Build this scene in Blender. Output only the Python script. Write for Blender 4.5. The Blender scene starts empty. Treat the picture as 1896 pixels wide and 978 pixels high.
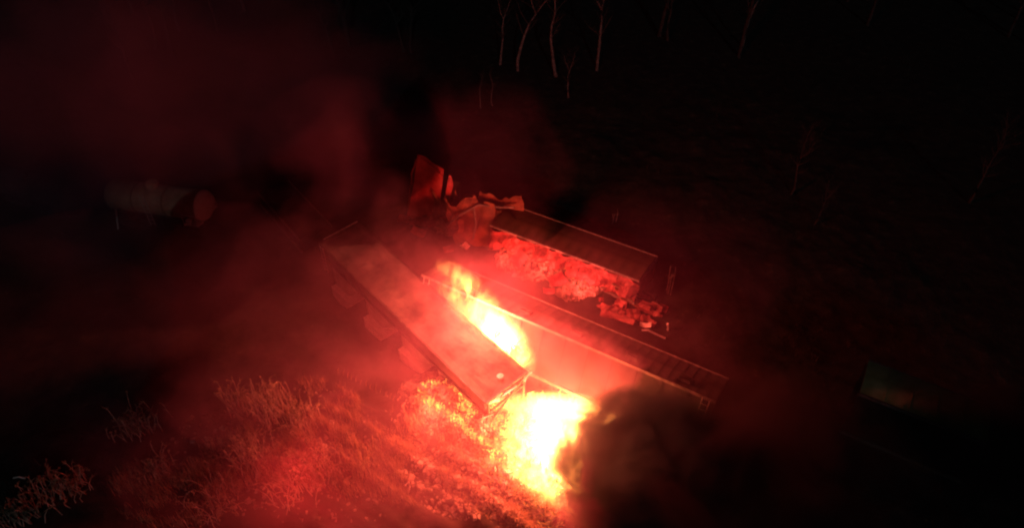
import bpy, bmesh, math, random
from mathutils import Vector, Matrix, noise
S = bpy.context.scene
C = S.collection
R = random.Random(7)

# ------------------------------------------------------------------ camera
CAM_H, PITCH, FPX = 34.0, math.radians(41), 1281.0
cd = bpy.data.cameras.new('camera'); cam = bpy.data.objects.new('camera', cd); C.objects.link(cam)
cam.location = (0, 0, CAM_H); cam.rotation_euler = (math.pi / 2 - PITCH, 0, 0)
cd.sensor_width = 36; cd.lens = FPX / 1896 * 36; cd.clip_start = 0.5; cd.clip_end = 3000
S.camera = cam

def at(px, py, z=0.0):
    "point of the place at height z seen at photo pixel px, py"
    x = (px - 948) / FPX; y = (489 - py) / FPX
    d = Vector((x, math.cos(PITCH) + y * math.sin(PITCH), -math.sin(PITCH) + y * math.cos(PITCH)))
    return Vector((0, 0, CAM_H)) + d * ((z - CAM_H) / d.z)

# ------------------------------------------------------------------ world: night sky, faint moon
w = bpy.data.worlds.new('World'); S.world = w; w.use_nodes = True
nt = w.node_tree; bg = nt.nodes['Background']
sky = nt.nodes.new('ShaderNodeTexSky'); sky.sky_type = 'NISHITA'; sky.sun_disc = False
sky.sun_elevation = math.radians(24); sky.sun_rotation = math.radians(174)
nt.links.new(sky.outputs[0], bg.inputs[0]); bg.inputs[1].default_value = 0.0006
sd = bpy.data.lights.new('moon', 'SUN'); sd.energy = 0.1; sd.angle = math.radians(0.5); sd.color = (0.8, 0.95, 1)
so = bpy.data.objects.new('moon', sd); C.objects.link(so)
so.rotation_euler = (math.radians(66), 0, math.radians(6))

# point lights at the fires, plus a few added where no flame stands
FIRE = (1.0, 0.08, 0.055)
def fire_or_fill_light(name, loc, watts, radius, col=FIRE):
    d = bpy.data.lights.new(name, 'POINT'); d.energy = watts; d.shadow_soft_size = radius; d.color = col
    o = bpy.data.objects.new(name, d); C.objects.link(o); o.location = loc
    return o
WARM = (1.0, 0.13, 0.05); DEEP = (1.0, 0.06, 0.035)
for px, py, z, wt, rd, cl in [(930, 635, 3.4, 3400, .5, WARM), (905, 605, 3.8, 3800, .5, WARM), (880, 575, 4.0, 2600, .7, WARM), (875, 560, 6.0, 3500, .9, FIRE), (935, 520, 9.0, 14000, 1.0, DEEP), (860, 535, 8.5, 9000, 1.0, (1, .2, .1)),  # last two hang above the flames, added to light rubble and tank car
                          (1000, 498, 1.8, 700, .5, DEEP), (1075, 532, 1.6, 550, .5, FIRE), (940, 470, 1.8, 450, .5, DEEP),
                          (1000, 790, 1.4, 3500, .6, WARM), (1035, 830, 1.4, 4000, .6, WARM), (1060, 770, 1.6, 1800, .6, FIRE), (1030, 880, 1.0, 3500, .5, WARM), (1000, 800, 4.5, 7500, .9, WARM),
                          (900, 790, .8, 700, .4, WARM), (795, 768, 1.8, 1900, .7, WARM), (560, 880, 6.0, 2200, 1.0, DEEP), (960, 860, .8, 1100, .4, WARM)]:  # third one hangs over the slope without a flame, added to light it
    fire_or_fill_light('fire_or_fill_light', at(px, py, z), wt * .64, rd, cl)

# ------------------------------------------------------------------ render settings
S.view_settings.view_transform = 'Standard'; S.view_settings.look = 'None'
S.view_settings.exposure = 0; S.view_settings.gamma = 1
S.render.engine = 'CYCLES'
cy = S.cycles
cy.use_denoising = True
cy.max_bounces = 3; cy.diffuse_bounces = 1; cy.glossy_bounces = 1; cy.volume_bounces = 0
cy.transparent_max_bounces = 4; cy.sample_clamp_indirect = 2.0; cy.sample_clamp_direct = 0
cy.volume_step_rate = 2.0; cy.volume_max_steps = 96
cy.filter_width = 2.2
cy.caustics_reflective = False; cy.caustics_refractive = False

# ------------------------------------------------------------------ materials
def mat(name, col, rough=0.7, metal=0.0, col2=None, scale=3.0, bump=0.0, col3=None, contrast=(0.4, 0.62)):
    m = bpy.data.materials.new(name); m.use_nodes = True; t = m.node_tree; b = t.nodes['Principled BSDF']
    b.inputs['Roughness'].default_value = rough; b.inputs['Metallic'].default_value = metal
    b.inputs['Base Color'].default_value = (*col, 1)
    if col2:
        tc = t.nodes.new('ShaderNodeTexCoord'); n = t.nodes.new('ShaderNodeTexNoise')
        n.inputs['Scale'].default_value = scale; n.inputs['Detail'].default_value = 7; n.inputs['Roughness'].default_value = 0.65
        r = t.nodes.new('ShaderNodeValToRGB')
        r.color_ramp.elements[0].position = contrast[0]; r.color_ramp.elements[0].color = (*col, 1)
        r.color_ramp.elements[1].position = contrast[1]; r.color_ramp.elements[1].color = (*col2, 1)
        if col3:
            e = r.color_ramp.elements.new(min(0.98, contrast[1] + 0.12)); e.color = (*col3, 1)
        t.links.new(tc.outputs['Object'], n.inputs['Vector']); t.links.new(n.outputs['Fac'], r.inputs[0])
        t.links.new(r.outputs[0], b.inputs['Base Color'])
        if bump:
            bp = t.nodes.new('ShaderNodeBump'); bp.inputs['Strength'].default_value = bump; bp.inputs['Distance'].default_value = 0.15
            t.links.new(n.outputs['Fac'], bp.inputs['Height']); t.links.new(bp.outputs[0], b.inputs['Normal'])
    return m
M = dict(
    soil=mat('scorched soil', (0.01, 0.009, 0.008), 0.95, 0, (0.03, 0.026, 0.02), 0.9, 1.0, (0.1, 0.082, 0.055)),
    pink=mat('scraped pale red paint', (0.16, 0.04, 0.04), 0.6, 0.0, (0.4, 0.13, 0.13), 1.2, 0.1),
    brown=mat('dark brown roof', (0.05, 0.035, 0.02), 0.7, 0.0, (0.09, 0.06, 0.04), 1.2, 0.1),
    redp=mat('scraped red paint', (0.4, 0.05, 0.05), 0.6, 0.0, (0.6, 0.13, 0.13), 1.2, 0.1),
    rust=mat('rusty red brown steel', (0.16, 0.07, 0.045), 0.75, 0.0, (0.3, 0.13, 0.07), 1.2, 0.1),
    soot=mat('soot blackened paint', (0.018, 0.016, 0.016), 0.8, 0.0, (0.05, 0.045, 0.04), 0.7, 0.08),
    roofsoot=mat('sooty ribbed roof sheet', (0.035, 0.03, 0.03), 0.6, 0.0, (0.1, 0.09, 0.085), 0.9, 0.08),
    chord=mat('grimy steel chord', (0.12, 0.11, 0.1), 0.5, 0.0, (0.24, 0.22, 0.2), 3, 0.0),
    dull=mat('dull soot streaked grey paint', (0.13, 0.12, 0.12), 0.6, 0.0, (0.27, 0.26, 0.25), 0.7, 0.08),
    grey=mat('weathered light grey paint', (0.24, 0.23, 0.22), 0.5, 0.0, (0.42, 0.41, 0.39), 0.9, 0.08),
    sooty=mat('sooty hopper paint', (0.02, 0.018, 0.017), 0.8, 0.0, (0.12, 0.11, 0.1), 0.6, 0.08, contrast=(0.35, 0.7)),
    pale=mat('pale galvanised sheet', (0.62, 0.61, 0.57), 0.45, 0.0, (0.8, 0.79, 0.75), 2, 0.1),
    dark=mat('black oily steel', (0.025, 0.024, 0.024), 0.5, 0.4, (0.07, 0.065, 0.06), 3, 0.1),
    edge=mat('bare worn steel edge', (0.45, 0.43, 0.4), 0.35, 0.5, (0.62, 0.6, 0.57), 4, 0.0),
    green=mat('faded green paint', (0.34, 0.46, 0.18), 0.6, 0.0, (0.6, 0.7, 0.36), 0.8, 0.05),
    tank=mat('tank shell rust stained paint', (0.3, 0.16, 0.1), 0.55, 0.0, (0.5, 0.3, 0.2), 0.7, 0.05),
    tankend=mat('cream tank head', (0.74, 0.66, 0.56), 0.5, 0.0, (0.85, 0.8, 0.72), 2, 0.05),
    bark=mat('pale grey bark', (0.08, 0.075, 0.07), 0.9, 0, (0.22, 0.2, 0.19), 3, 0.3),
    dimbark=mat('bark dimmed by colour', (0.018, 0.017, 0.016), 0.9, 0, (0.05, 0.047, 0.044), 3, 0.0),  # darkened copy of bark: the unlit trees' dimness is in the colour
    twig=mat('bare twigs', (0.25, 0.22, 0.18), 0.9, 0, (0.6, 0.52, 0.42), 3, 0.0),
    leaf=mat('dry leaves', (0.07, 0.07, 0.03), 0.7, 0, (0.4, 0.33, 0.18), 2, 0.0),
    straw=mat('dry straw grass', (0.14, 0.1, 0.06), 0.8, 0, (0.46, 0.34, 0.2), 1.2, 0.0),
    coal=mat('spilled rubble', (0.05, 0.045, 0.04), 0.8, 0, (0.42, 0.36, 0.3), 1.5, 0.2),
    spill=mat('pale spilled pellets and scrap', (0.08, 0.06, 0.05), 0.8, 0, (0.38, 0.3, 0.25), 1.5, 0.2),
    scrapred=mat('torn red and bare sheet', (0.22, 0.04, 0.05), 0.6, 0.0, (0.5, 0.22, 0.24), 1.0, 0.0, contrast=(0.45, 0.65)),
    wood=mat('splintered planks', (0.22, 0.15, 0.09), 0.8, 0, (0.4, 0.3, 0.2), 2, 0.1),
    blue=mat('shiny torn sheet', (0.5, 0.5, 0.52), 0.3, 0.3, (0.7, 0.7, 0.7), 3, 0.05),
)

# ------------------------------------------------------------------ mesh helpers
class MB:
    def __init__(s): s.v = []; s.f = []
    def add(s, vs, fs):
        o = len(s.v); s.v += [tuple(v) for v in vs]; s.f += [tuple(i + o for i in f) for f in fs]; return s
    def box(s, c, d, rot=None, taper=1.0):
        c = Vector(c); vs = []
        for z in (-.5, .5):
            k = taper if z > 0 else 1
            for x, y in ((-.5, -.5), (.5, -.5), (.5, .5), (-.5, .5)):
                p = Vector((x * d[0] * k, y * d[1] * k, z * d[2]))
                if rot is not None: p = rot @ p
                vs.append(c + p)
        return s.add(vs, [(0, 3, 2, 1), (4, 5, 6, 7), (0, 1, 5, 4), (1, 2, 6, 5), (2, 3, 7, 6), (3, 0, 4, 7)])
    def bar(s, a, b, wd, h=None):
        a = Vector(a); b = Vector(b); h = h or wd; d = b - a
        q = d.to_track_quat('X', 'Z').to_matrix()
        return s.box((a + b) / 2, (d.length, wd, h), q)
    def prism(s, prof, x0, x1):
        "closed profile in (y, z) swept along x"
        n = len(prof)
        vs = [(x0, y, z) for y, z in prof] + [(x1, y, z) for y, z in prof]
        fs = [tuple(range(n))[::-1], tuple(range(n, 2 * n))] + [(i, (i + 1) % n, n + (i + 1) % n, n + i) for i in range(n)]
        return s.add(vs, fs)
    def prismy(s, prof, y0, y1):
        "closed profile in (x, z) swept along y"
        n = len(prof)
        vs = [(x, y0, z) for x, z in prof] + [(x, y1, z) for x, z in prof]
        fs = [tuple(range(n)), tuple(range(n, 2 * n))[::-1]] + [(n + i, n + (i + 1) % n, (i + 1) % n, i) for i in range(n)]
        return s.add(vs, fs)
    def tube(s, pts, rads, n=5, cap=True):
        pts = [Vector(p) for p in pts]; vs = []; m = len(pts)
        for i, p in enumerate(pts):
            d = (pts[min(i + 1, m - 1)] - pts[max(i - 1, 0)]).normalized()
            q = d.to_track_quat('Z', 'Y')
            r = rads[i] if hasattr(rads, '__len__') else rads
            for k in range(n):
                a = 2 * math.pi * k / n
                vs.append(p + q @ Vector((r * math.cos(a), r * math.sin(a), 0)))
        fs = [(i * n + k, i * n + (k + 1) % n, (i + 1) * n + (k + 1) % n, (i + 1) * n + k) for i in range(m - 1) for k in range(n)]
        if cap: fs += [tuple(range(n))[::-1], tuple(range((m - 1) * n, m * n))]
        return s.add(vs, fs)
    def lathe(s, prof, n=28):
        "profile (x, r) turned round the x axis"
        vs = []; m = len(prof)
        for x, r in prof:
            for k in range(n):
                a = 2 * math.pi * k / n; vs.append((x, r * math.cos(a), r * math.sin(a)))
        fs = [(i * n + k, (i + 1) * n + k, (i + 1) * n + (k + 1) % n, i * n + (k + 1) % n) for i in range(m - 1) for k in range(n)]
        return s.add(vs, fs)
    def sheet(s, fn, nu, nv, th):
        "thick sheet from fn(u, v) -> Vector, u, v in 0..1"
        P = [[Vector(fn(i / nu, j / nv)) for j in range(nv + 1)] for i in range(nu + 1)]
        vs = []; N = (nu + 1) * (nv + 1)
        for sgn in (0, 1):
            for i in range(nu + 1):
                for j in range(nv + 1):
                    a = P[min(i + 1, nu)][j] - P[max(i - 1, 0)][j]; b = P[i][min(j + 1, nv)] - P[i][max(j - 1, 0)]
                    nn = a.cross(b)
                    nn = nn.normalized() if nn.length > 1e-9 else Vector((0, 0, 1))
                    vs.append(P[i][j] - nn * th * sgn)
        fs = []; I = lambda i, j, k=0: k * N + i * (nv + 1) + j
        for i in range(nu):
            for j in range(nv):
                fs.append((I(i, j), I(i + 1, j), I(i + 1, j + 1), I(i, j + 1)))
                fs.append((I(i, j, 1), I(i, j + 1, 1), I(i + 1, j + 1, 1), I(i + 1, j, 1)))
        for i in range(nu):
            fs.append((I(i, 0), I(i, 0, 1), I(i + 1, 0, 1), I(i + 1, 0))); fs.append((I(i, nv), I(i + 1, nv), I(i + 1, nv, 1), I(i, nv, 1)))
        for j in range(nv):
            fs.append((I(0, j), I(0, j + 1), I(0, j + 1, 1), I(0, j, 1))); fs.append((I(nu, j), I(nu, j, 1), I(nu, j + 1, 1), I(nu, j + 1)))
        return s.add(vs, fs)
    def mesh(s, name):
        m = bpy.data.meshes.new(name); m.from_pydata(s.v, [], s.f); m.validate(); m.update(); return m
    def build(s, name, m, parent=None, smooth=False, bevel=0.0):
        me = s.mesh(name)
        if m: me.materials.append(m)
        if smooth: me.shade_smooth()
        o = bpy.data.objects.new(name, me); C.objects.link(o)
        if parent: o.parent = parent
        if bevel:
            b = o.modifiers.new('bevel', 'BEVEL'); b.width = bevel; b.segments = 2; b.limit_method = 'ANGLE'
        return o

def tag(o, label=None, cat=None, group=None, kind=None):
    if label: o['label'] = label
    if cat: o['category'] = cat
    if group: o['group'] = group
    if kind: o['kind'] = kind
    return o
def root(name, mw, label, cat, group=None):
    o = bpy.data.objects.new(name, None); C.objects.link(o); o.empty_display_size = 0.5
    o.matrix_world = mw if isinstance(mw, Matrix) else Matrix.Translation(mw)
    return tag(o, label, cat, group)
def part_copy(src, name, parent, loc, rot=None):
    o = bpy.data.objects.new(name, src.data); C.objects.link(o); o.parent = parent; o.location = loc
    if rot: o.rotation_euler = rot
    return o
def copy_tree(o, parent=None):
    c = o.copy(); C.objects.link(c)
    if parent: c.parent = parent
    for ch in list(o.children): copy_tree(ch, c)
    return c
def frame(origin, xdir, roll=0.0):
    "matrix with x along xdir, y horizontal to its left, z up; roll tips it about x"
    x = Vector(xdir).normalized(); y = Vector((0, 0, 1)).cross(x).normalized(); z = x.cross(y)
    m = Matrix((x, y, z)).transposed().to_4x4(); m = m @ Matrix.Rotation(roll, 4, 'X'); m.translation = Vector(origin)
    return m

# ------------------------------------------------------------------ ground
HEAPS = [(at(850, 745), 2.6, 1.3), (at(940, 690), 1.8, 0.5), (at(800, 760), 2.2, 0.7), (at(985, 490), 2.3, 1.1), (at(1050, 520), 2.0, 1.2), (at(1110, 545), 1.8, 1.0),
         (at(840, 440), 3.5, 1.3), (at(930, 520), 3.0, 0.6), (at(560, 880), 3.0, 1.0), (at(700, 960), 3.0, 0.6), (at(900, 900), 2.5, 0.4),
         (at(60, 930), 4.0, 1.2), (at(1170, 580), 2.2, 0.5)]
def gh(x, y):
    d = math.hypot(x, y - 35)
    h = 0.35 * noise.noise(Vector((x * .12, y * .12, 1))) + 0.16 * noise.noise(Vector((x * .5, y * .5, 4)))
    if d < 45:
        h += 0.08 * noise.noise(Vector((x * 1.7, y * 1.7, 9)))
        # furrows of churned soil running with the train
        s = x * .52 + y * .85
        if y < 30 and -12 < x < 9: h += 0.26 * math.sin(s * 5.2 + 2.2 * noise.noise(Vector((x * .3, y * .3, 0)))) * max(0, min(1, (30 - y) / 5))
    for p, r, a in HEAPS:
        q = ((x - p.x) ** 2 + (y - p.y) ** 2) / (r * r)
        if q < 6: h += a * math.exp(-q)
    if d > 60: h += 0.012 * (d - 60) * (1 + noise.noise(Vector((x * .01, y * .01, 2))))
    return h
def axis(lo, hi, step, far):
    a = []; v = lo
    while v <= hi: a.append(v); v += step
    s = step; up = [hi]; dn = [lo]
    while up[-1] < far: s *= 1.3; up.append(up[-1] + s); dn.append(dn[-1] - s)
    return sorted(set(dn + a + up))
xs = axis(-34, 30, 0.3, 700); ys = axis(12, 62, 0.3, 700)
gm = MB()
gm.v = [(x, y, gh(x, y)) for y in ys for x in xs]
nx = len(xs)
gm.f = [(j * nx + i, j * nx + i + 1, (j + 1) * nx + i + 1, (j + 1) * nx + i) for j in range(len(ys) - 1) for i in range(nx - 1)]
ground = gm.build('ground', M['soil'], smooth=True); tag(ground, kind='structure')
def on(px, py, dz=0.0):
    p = at(px, py); 
    for _ in range(3): p = at(px, py, gh(p.x, p.y) + dz)
    return p

# ------------------------------------------------------------------ railcar pieces
def make_bogie(parent, x):
    b = bpy.data.objects.new('bogie', None)
    m = MB()
    for sy in (-1, 1):
        m.prismy([(-1.25, .28), (-1.05, .62), (-.3, .78), (.3, .78), (1.05, .62), (1.25, .28), (.95, .28), (.5, .12), (-.5, .12), (-.95, .28)], sy * 1.0 - .07, sy * 1.0 + .07)
    m.box((0, 0, .5), (.45, 2.1, .3))
    b = m.build('bogie', M['dark'], parent); b.location = (x, 0, 0)
    wm = None
    for wx in (-.88, .88):
        for sy in (-1, 1):
            if wm is None:
                wb = MB(); wb.lathe([(-.09, 0), (-.09, .4), (-.05, .46), (-.03, .42), (.06, .42), (.06, .3), (.03, .28), (.03, .12), (.08, .1), (.08, 0)], 20)
                wo = wb.build('wheel', M['dark'], b, smooth=False); wm = wo
            else:
                wo = part_copy(wm, 'wheel', b, (0, 0, 0))
            wo.location = (wx, sy * .78, .42); wo.rotation_euler = (0, 0, math.pi / 2 * (1 if sy < 0 else -1))
    for wx in (-.88, .88):
        ax = MB(); ax.tube([(wx, -.75, .42), (wx, .75, .42)], .08, 8); ax.build('axle', M['dark'], b)
    return b
def coupler(parent, x, s):
    m = MB(); m.box((x + s * .35, 0, .85), (.7, .18, .22)); m.box((x + s * .75, .04, .85), (.22, .34, .3)); m.build('coupler', M['dark'], parent)
def ladder(parent, x, y, z0, z1, along=0.4):
    m = MB()
    m.tube([(x - along / 2, y, z0), (x - along / 2, y, z1)], .025, 5); m.tube([(x + along / 2, y, z0), (x + along / 2, y, z1)], .025, 5)
    z = z0 + .2
    while z < z1: m.tube([(x - along / 2, y, z), (x + along / 2, y, z)], .02, 5); z += .35
    return m.build('ladder', M['edge'], parent)

def boxcar(mw, L, Wd, H, label, group, body, trim, n_ribs, z0=0.95, bogies=True, hatches=True, posts=True, dent=0.0, name='boxcar', cat='railcar', roof=None, arch=.16):
    "x along the car from 0 to L, y across, -y is the side towards the camera; z from the rail"
    r = root(name, mw, label, cat, group)
    rr = random.Random(int(L * 100))
    # side panels between posts, each one its own piece
    n = max(4, int(L / 1.45)); st = L / n
    for side in (-1, 1):
        base = None
        for i in range(n):
            if dent or base is None:
                m = MB(); ph = rr.random() * 9
                def fn(u, v, i=i, ph=ph):
                    bul = 0.02 * math.sin(v * math.pi) + (dent * noise.noise(Vector((u * 1.5 + i * 1.5, v * 2.2, ph if not dent else 3.1))) if dent else 0)
                    return Vector(((u - .5) * (st - .03), (Wd / 2 - .05 + bul) * side, z0 + .12 + v * (H - z0 - .2)))
                m.sheet(fn, 6 if dent else 1, 7 if dent else 3, 0.04 * side)
                o = m.build('side_panel', body, r); o.location = ((i + .5) * st, 0, 0)
                base = o
            else: part_copy(base, 'side_panel', r, ((i + .5) * st, 0, 0))
        if posts:
            pm = MB(); pm.box((0, 0, (z0 + H) / 2), (.1, .1, H - z0 - .12)); pb = pm.build('side_post', body, r)
            for i in range(n + 1):
                loc = (min(max(i * st, .05), L - .05), side * (Wd / 2 + .01), 0)
                if i == 0: pb.location = loc
                else: part_copy(pb, 'side_post', r, loc)
        m = MB(); m.box((L / 2, side * (Wd / 2 + .02), z0 + .05), (L, .16, .2)); m.build('side_sill', M['chord'] if side < 0 else trim, r)
        m = MB(); m.box((L / 2, side * (Wd / 2 + .01), H + .0), (L, .09, .16)); m.build('top_chord', M['chord'], r)
    for x in (0.04, L - .04):
        m = MB()
        def fe(u, v): return Vector((x, (u - .5) * (Wd - .1), z0 + .1 + v * (H - z0 - .15)))
        m.sheet(fe, 2, 2, .05)
        for k in range(6): m.box((x + (.05 if x > 1 else -.05), 0, z0 + .4 + k * (H - z0 - .6) / 5.2), (.1, Wd - .2, .12))
        m.build('end_wall', body, r)
    # roof: arched sheets with standing ribs between them
    nr = n_ribs; rs = L / nr
    m = MB(); m.sheet(lambda u, v: Vector(((u - .5) * (rs - .02), (v - .5) * (Wd - .06), .02 + arch * math.sin(v * math.pi))), 1, 6, .04)
    rb = m.build('roof_panel', roof or body, r); rb.location = (rs / 2, 0, H)
    m = MB()
    pts = [(0, (v / 6 - .5) * (Wd - .02), .03 + arch * math.sin(v / 6 * math.pi)) for v in range(7)]
    for a, b in zip(pts, pts[1:]): m.bar(a, b, .04, .025)
    rib = m.build('roof_rib', roof or trim, r); rib.location = (0.05, 0, H)
    for i in range(1, nr): part_copy(rb, 'roof_panel', r, ((i + .5) * rs, 0, H)); part_copy(rib, 'roof_rib', r, (i * rs, 0, H))
    part_copy(rib, 'roof_rib', r, (L - .05, 0, H))
    if hatches:
        m = MB(); m.box((0, 0, .3), (.75, .6, .16), taper=.85); m.tube([(-.45, 0, .42), (.45, 0, .42)], .03, 5)
        hb = m.build('roof_hatch', body, r); hb.location = (L * .2, -.85, H - .05)
        for k in (.38, .56, .74, .9): part_copy(hb, 'roof_hatch', r, (L * k, -.85, H - .05))
    m = MB(); m.box((L / 2, 0, z0 - .12), (L, .5, .35)); m.build('centre_sill', M['dark'], r)
    if posts: ladder(r, .5, -Wd / 2 - .1, z0, H); ladder(r, L - .5, -Wd / 2 - .1, z0, H)
    coupler(r, 0, -1); coupler(r, L, 1)
    if bogies: make_bogie(r, 2.2); make_bogie(r, L - 2.2)
    return r

# ---- car 2: long boxcar behind the fire, rolled slightly away
u2 = (at(1340, 715, 4.0) - at(850, 508, 4.0)); u2.z = 0; u2.normalize()
n2 = Vector((0, 0, 1)).cross(u2)
TH2 = math.radians(-20)
B1 = at(1325, 746, 4.3)
mw2 = frame((0, 0, 0), u2, TH2); L2 = 19.5
mw2.translation = B1 - (mw2.to_3x3() @ Vector((L2, -1.5, 4.3)))
car2 = boxcar(mw2, L2, 3.0, 4.3, 'long grey boxcar leaning away behind the flames, ribbed roof and near side lit', 'derailed railcars', M['soot'], M['roofsoot'], 34, bogies=True, roof=M['roofsoot'], arch=.07)

# ---- car 5: green roofed boxcar at the right; roof lit and sides shaded by colour
mwg = frame(at(1560, 690, 4.1) + Vector((0, 0, -4.1)), u2, math.radians(-4))
mwg.translation = at(1590, 730, 4.1) - (mwg.to_3x3() @ Vector((0, -1.5, 4.1)))
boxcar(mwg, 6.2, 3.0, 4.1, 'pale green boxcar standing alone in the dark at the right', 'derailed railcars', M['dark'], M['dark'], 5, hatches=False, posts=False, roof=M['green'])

# ---- car 3: crushed boxcar behind, roof dark and torn near side pink by colour, as firelight falls
u3 = (at(1195, 462, 2.9) - at(935, 370, 2.9)); u3.z = 0; L3 = u3.length; u3.normalize()
mw3 = frame((0, 0, 0), u3, math.radians(-5))
mw3.translation = at(908, 417, 2.9) - (mw3.to_3x3() @ Vector((0, -1.6, 2.9)))
car3 = boxcar(mw3, L3 + .2, 3.3, 2.9, 'battered red brown boxcar with dark roof and crumpled bright side, behind the long grey one', 'derailed railcars', M['pink'], M['pink'], 14, dent=1.0, roof=M['brown'], hatches=False, bogies=False, posts=False)

# ---- car 1: sooty hopper in front, far end raised, saw-tooth bays on its left
def hopper():
    a = at(628, 432, 4.5); b = at(938, 718, 3.1)          # roof centre line ends
    ax = b - a; L = ax.length
    mw = frame((0, 0, 0), ax, math.radians(2)); H = 3.9; Wd = 3.05
    mw.translation = a - (mw.to_3x3() @ Vector((0, 0, H)))
    r = root('hopper_car', mw, 'sooty hopper car nearest the camera, far end raised, pale chutes along its left side', 'railcar', 'derailed railcars')
    ys = 1 if False else -1
    # roof of dented plates
    n = 9; st = L / n
    for i in range(n):
        m = MB()
        def fn(u, v, i=i):
            X = (i + u) * st
            d = -0.22 * max(0, noise.noise(Vector((X * .35, v * 2.0, 5.0)))) - .12 * abs(noise.noise(Vector((X * .8, v * 3, 2.0))))
            if X > L * .8: d -= .5 * (X / L - .8) * (1 + math.sin(v * 7))
            return Vector(((i + u) * st * .9985, (v - .5) * Wd, H + d * min(1, min(v, 1 - v) * 6)))
        m.sheet(fn, 5, 12, .05)
        m.build('roof_plate', M['sooty'], r, smooth=False)
    m = MB()
    for s in (-1, 1): m.box((L / 2, s * (Wd / 2 + .03), H - .02), (L, .12, .16))
    for x in (0, L): m.box((x, 0, H + .01), (.14, Wd + .18, .15))
    m.build('roof_frame', M['dark'], r)
    m = MB(); m.box((-.08, 0.2, H + .1), (.07, Wd * .9, .06)); m.build('end_rail', M['blue'], r)
    # upper side sheets, both sides, up to the sill
    for s in (-1, 1):
        m = MB(); m.sheet(lambda u, v: Vector((.2 + u * (L - .4), s * (Wd / 2 - .02 - .1 * v), H - .12 - v * 1.15)), 20, 3, .05 * -s)
        m.build('side_sheet', M['sooty'], r)
        m = MB(); m.box((L / 2, s * (Wd / 2 - .05), H - 1.32), (L - .2, .16, .14)); m.build('side_sill', M['dark'], r)
    # saw-tooth bays: steep far wall, slope sheet rising towards the near end
    bays = [(1.0, 3.3), (4.9, 3.1), (8.8, 2.7), (12.5, 2.1)]
    for x0, dp in bays:
        m = MB(); bt = H - 1.3 - dp * .78
        m.prismy([(x0, H - 1.38), (x0 + .1, bt), (x0 + .9, bt), (x0 + 3.3, H - 1.38)], -Wd / 2 + .02, Wd / 2 - .02)
        bay = m.build('hopper_bay', M['grey'], r)
        m = MB(); m.prismy([(x0 + .1, bt + .75), (x0 + .15, bt - .2), (x0 + .9, bt - .42), (x0 + 1.9, bt - .1), (x0 + 2.7, bt + .95), (x0 + 1.6, bt + .8)], -Wd / 2 - .38, Wd / 2 - .3)
        m.build('outlet_gate', M['pale'], bay)
    # slope sheet, posts and end frame at the near end
    m = MB(); m.sheet(lambda u, v: Vector((L - .1 - 1.7 * v, (u - .5) * (Wd - .2), H - .2 - v * 2.4)), 4, 4, .06); m.build('end_slope_sheet', M['sooty'], r)
    m = MB()
    for s in (-1, 1):
        m.bar((L - .05, s * 1.4, H - .1), (L + .1, s * 1.35, H - 2.6), .12); m.bar((L - .05, s * 1.4, H - 1.2), (L - 1.6, s * 1.2, H - 2.6), .1)
    m.bar((L, -1.4, H - 1.2), (L + .05, 1.4, H - 1.0), .1); m.bar((L + .05, -1.4, H - 2.4), (L, 1.4, H - .3), .09)
    m.build('end_frame', M['rust'], r)
    m = MB(); m.tube([(L + .15, -.5, H - .2), (L + .3, .1, H + .02), (L + .15, .6, H - .3)], .07, 6); m.build('bent_rail', M['blue'], r)
    m = MB(); m.lathe([(-.05, 0), (-.05, .2), (.05, .2), (.05, 0)], 14); o = m.build('hatch_lid', M['grey'], r); o.location = (L - .75, .2, H + .08); o.rotation_euler = (0, math.radians(78), 0)
    m = MB(); m.sheet(lambda u, v: Vector((L - .1 + .3 * u, 1.2 + .5 * v + .1 * u, H - .5 + .75 * u * v + .2 * math.sin(v * 5))), 4, 4, .03); m.build('torn_flap', M['blue'], r)
    m = MB(); m.sheet(lambda u, v: Vector((L - .3 + .6 * u, -1.9 + .45 * v + .2 * u, H - 1.7 + .9 * u - .3 * v)), 4, 4, .03); m.build('torn_flap', M['blue'], r)
    ladder(r, .35, -Wd / 2 - .12, H - 2.4, H); coupler(r, L, 1)
    m = MB(); m.box((L / 2, 0, H - 2.9), (L, .5, .4)); m.build('centre_sill', M['dark'], r)
    return r
hopper()

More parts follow.
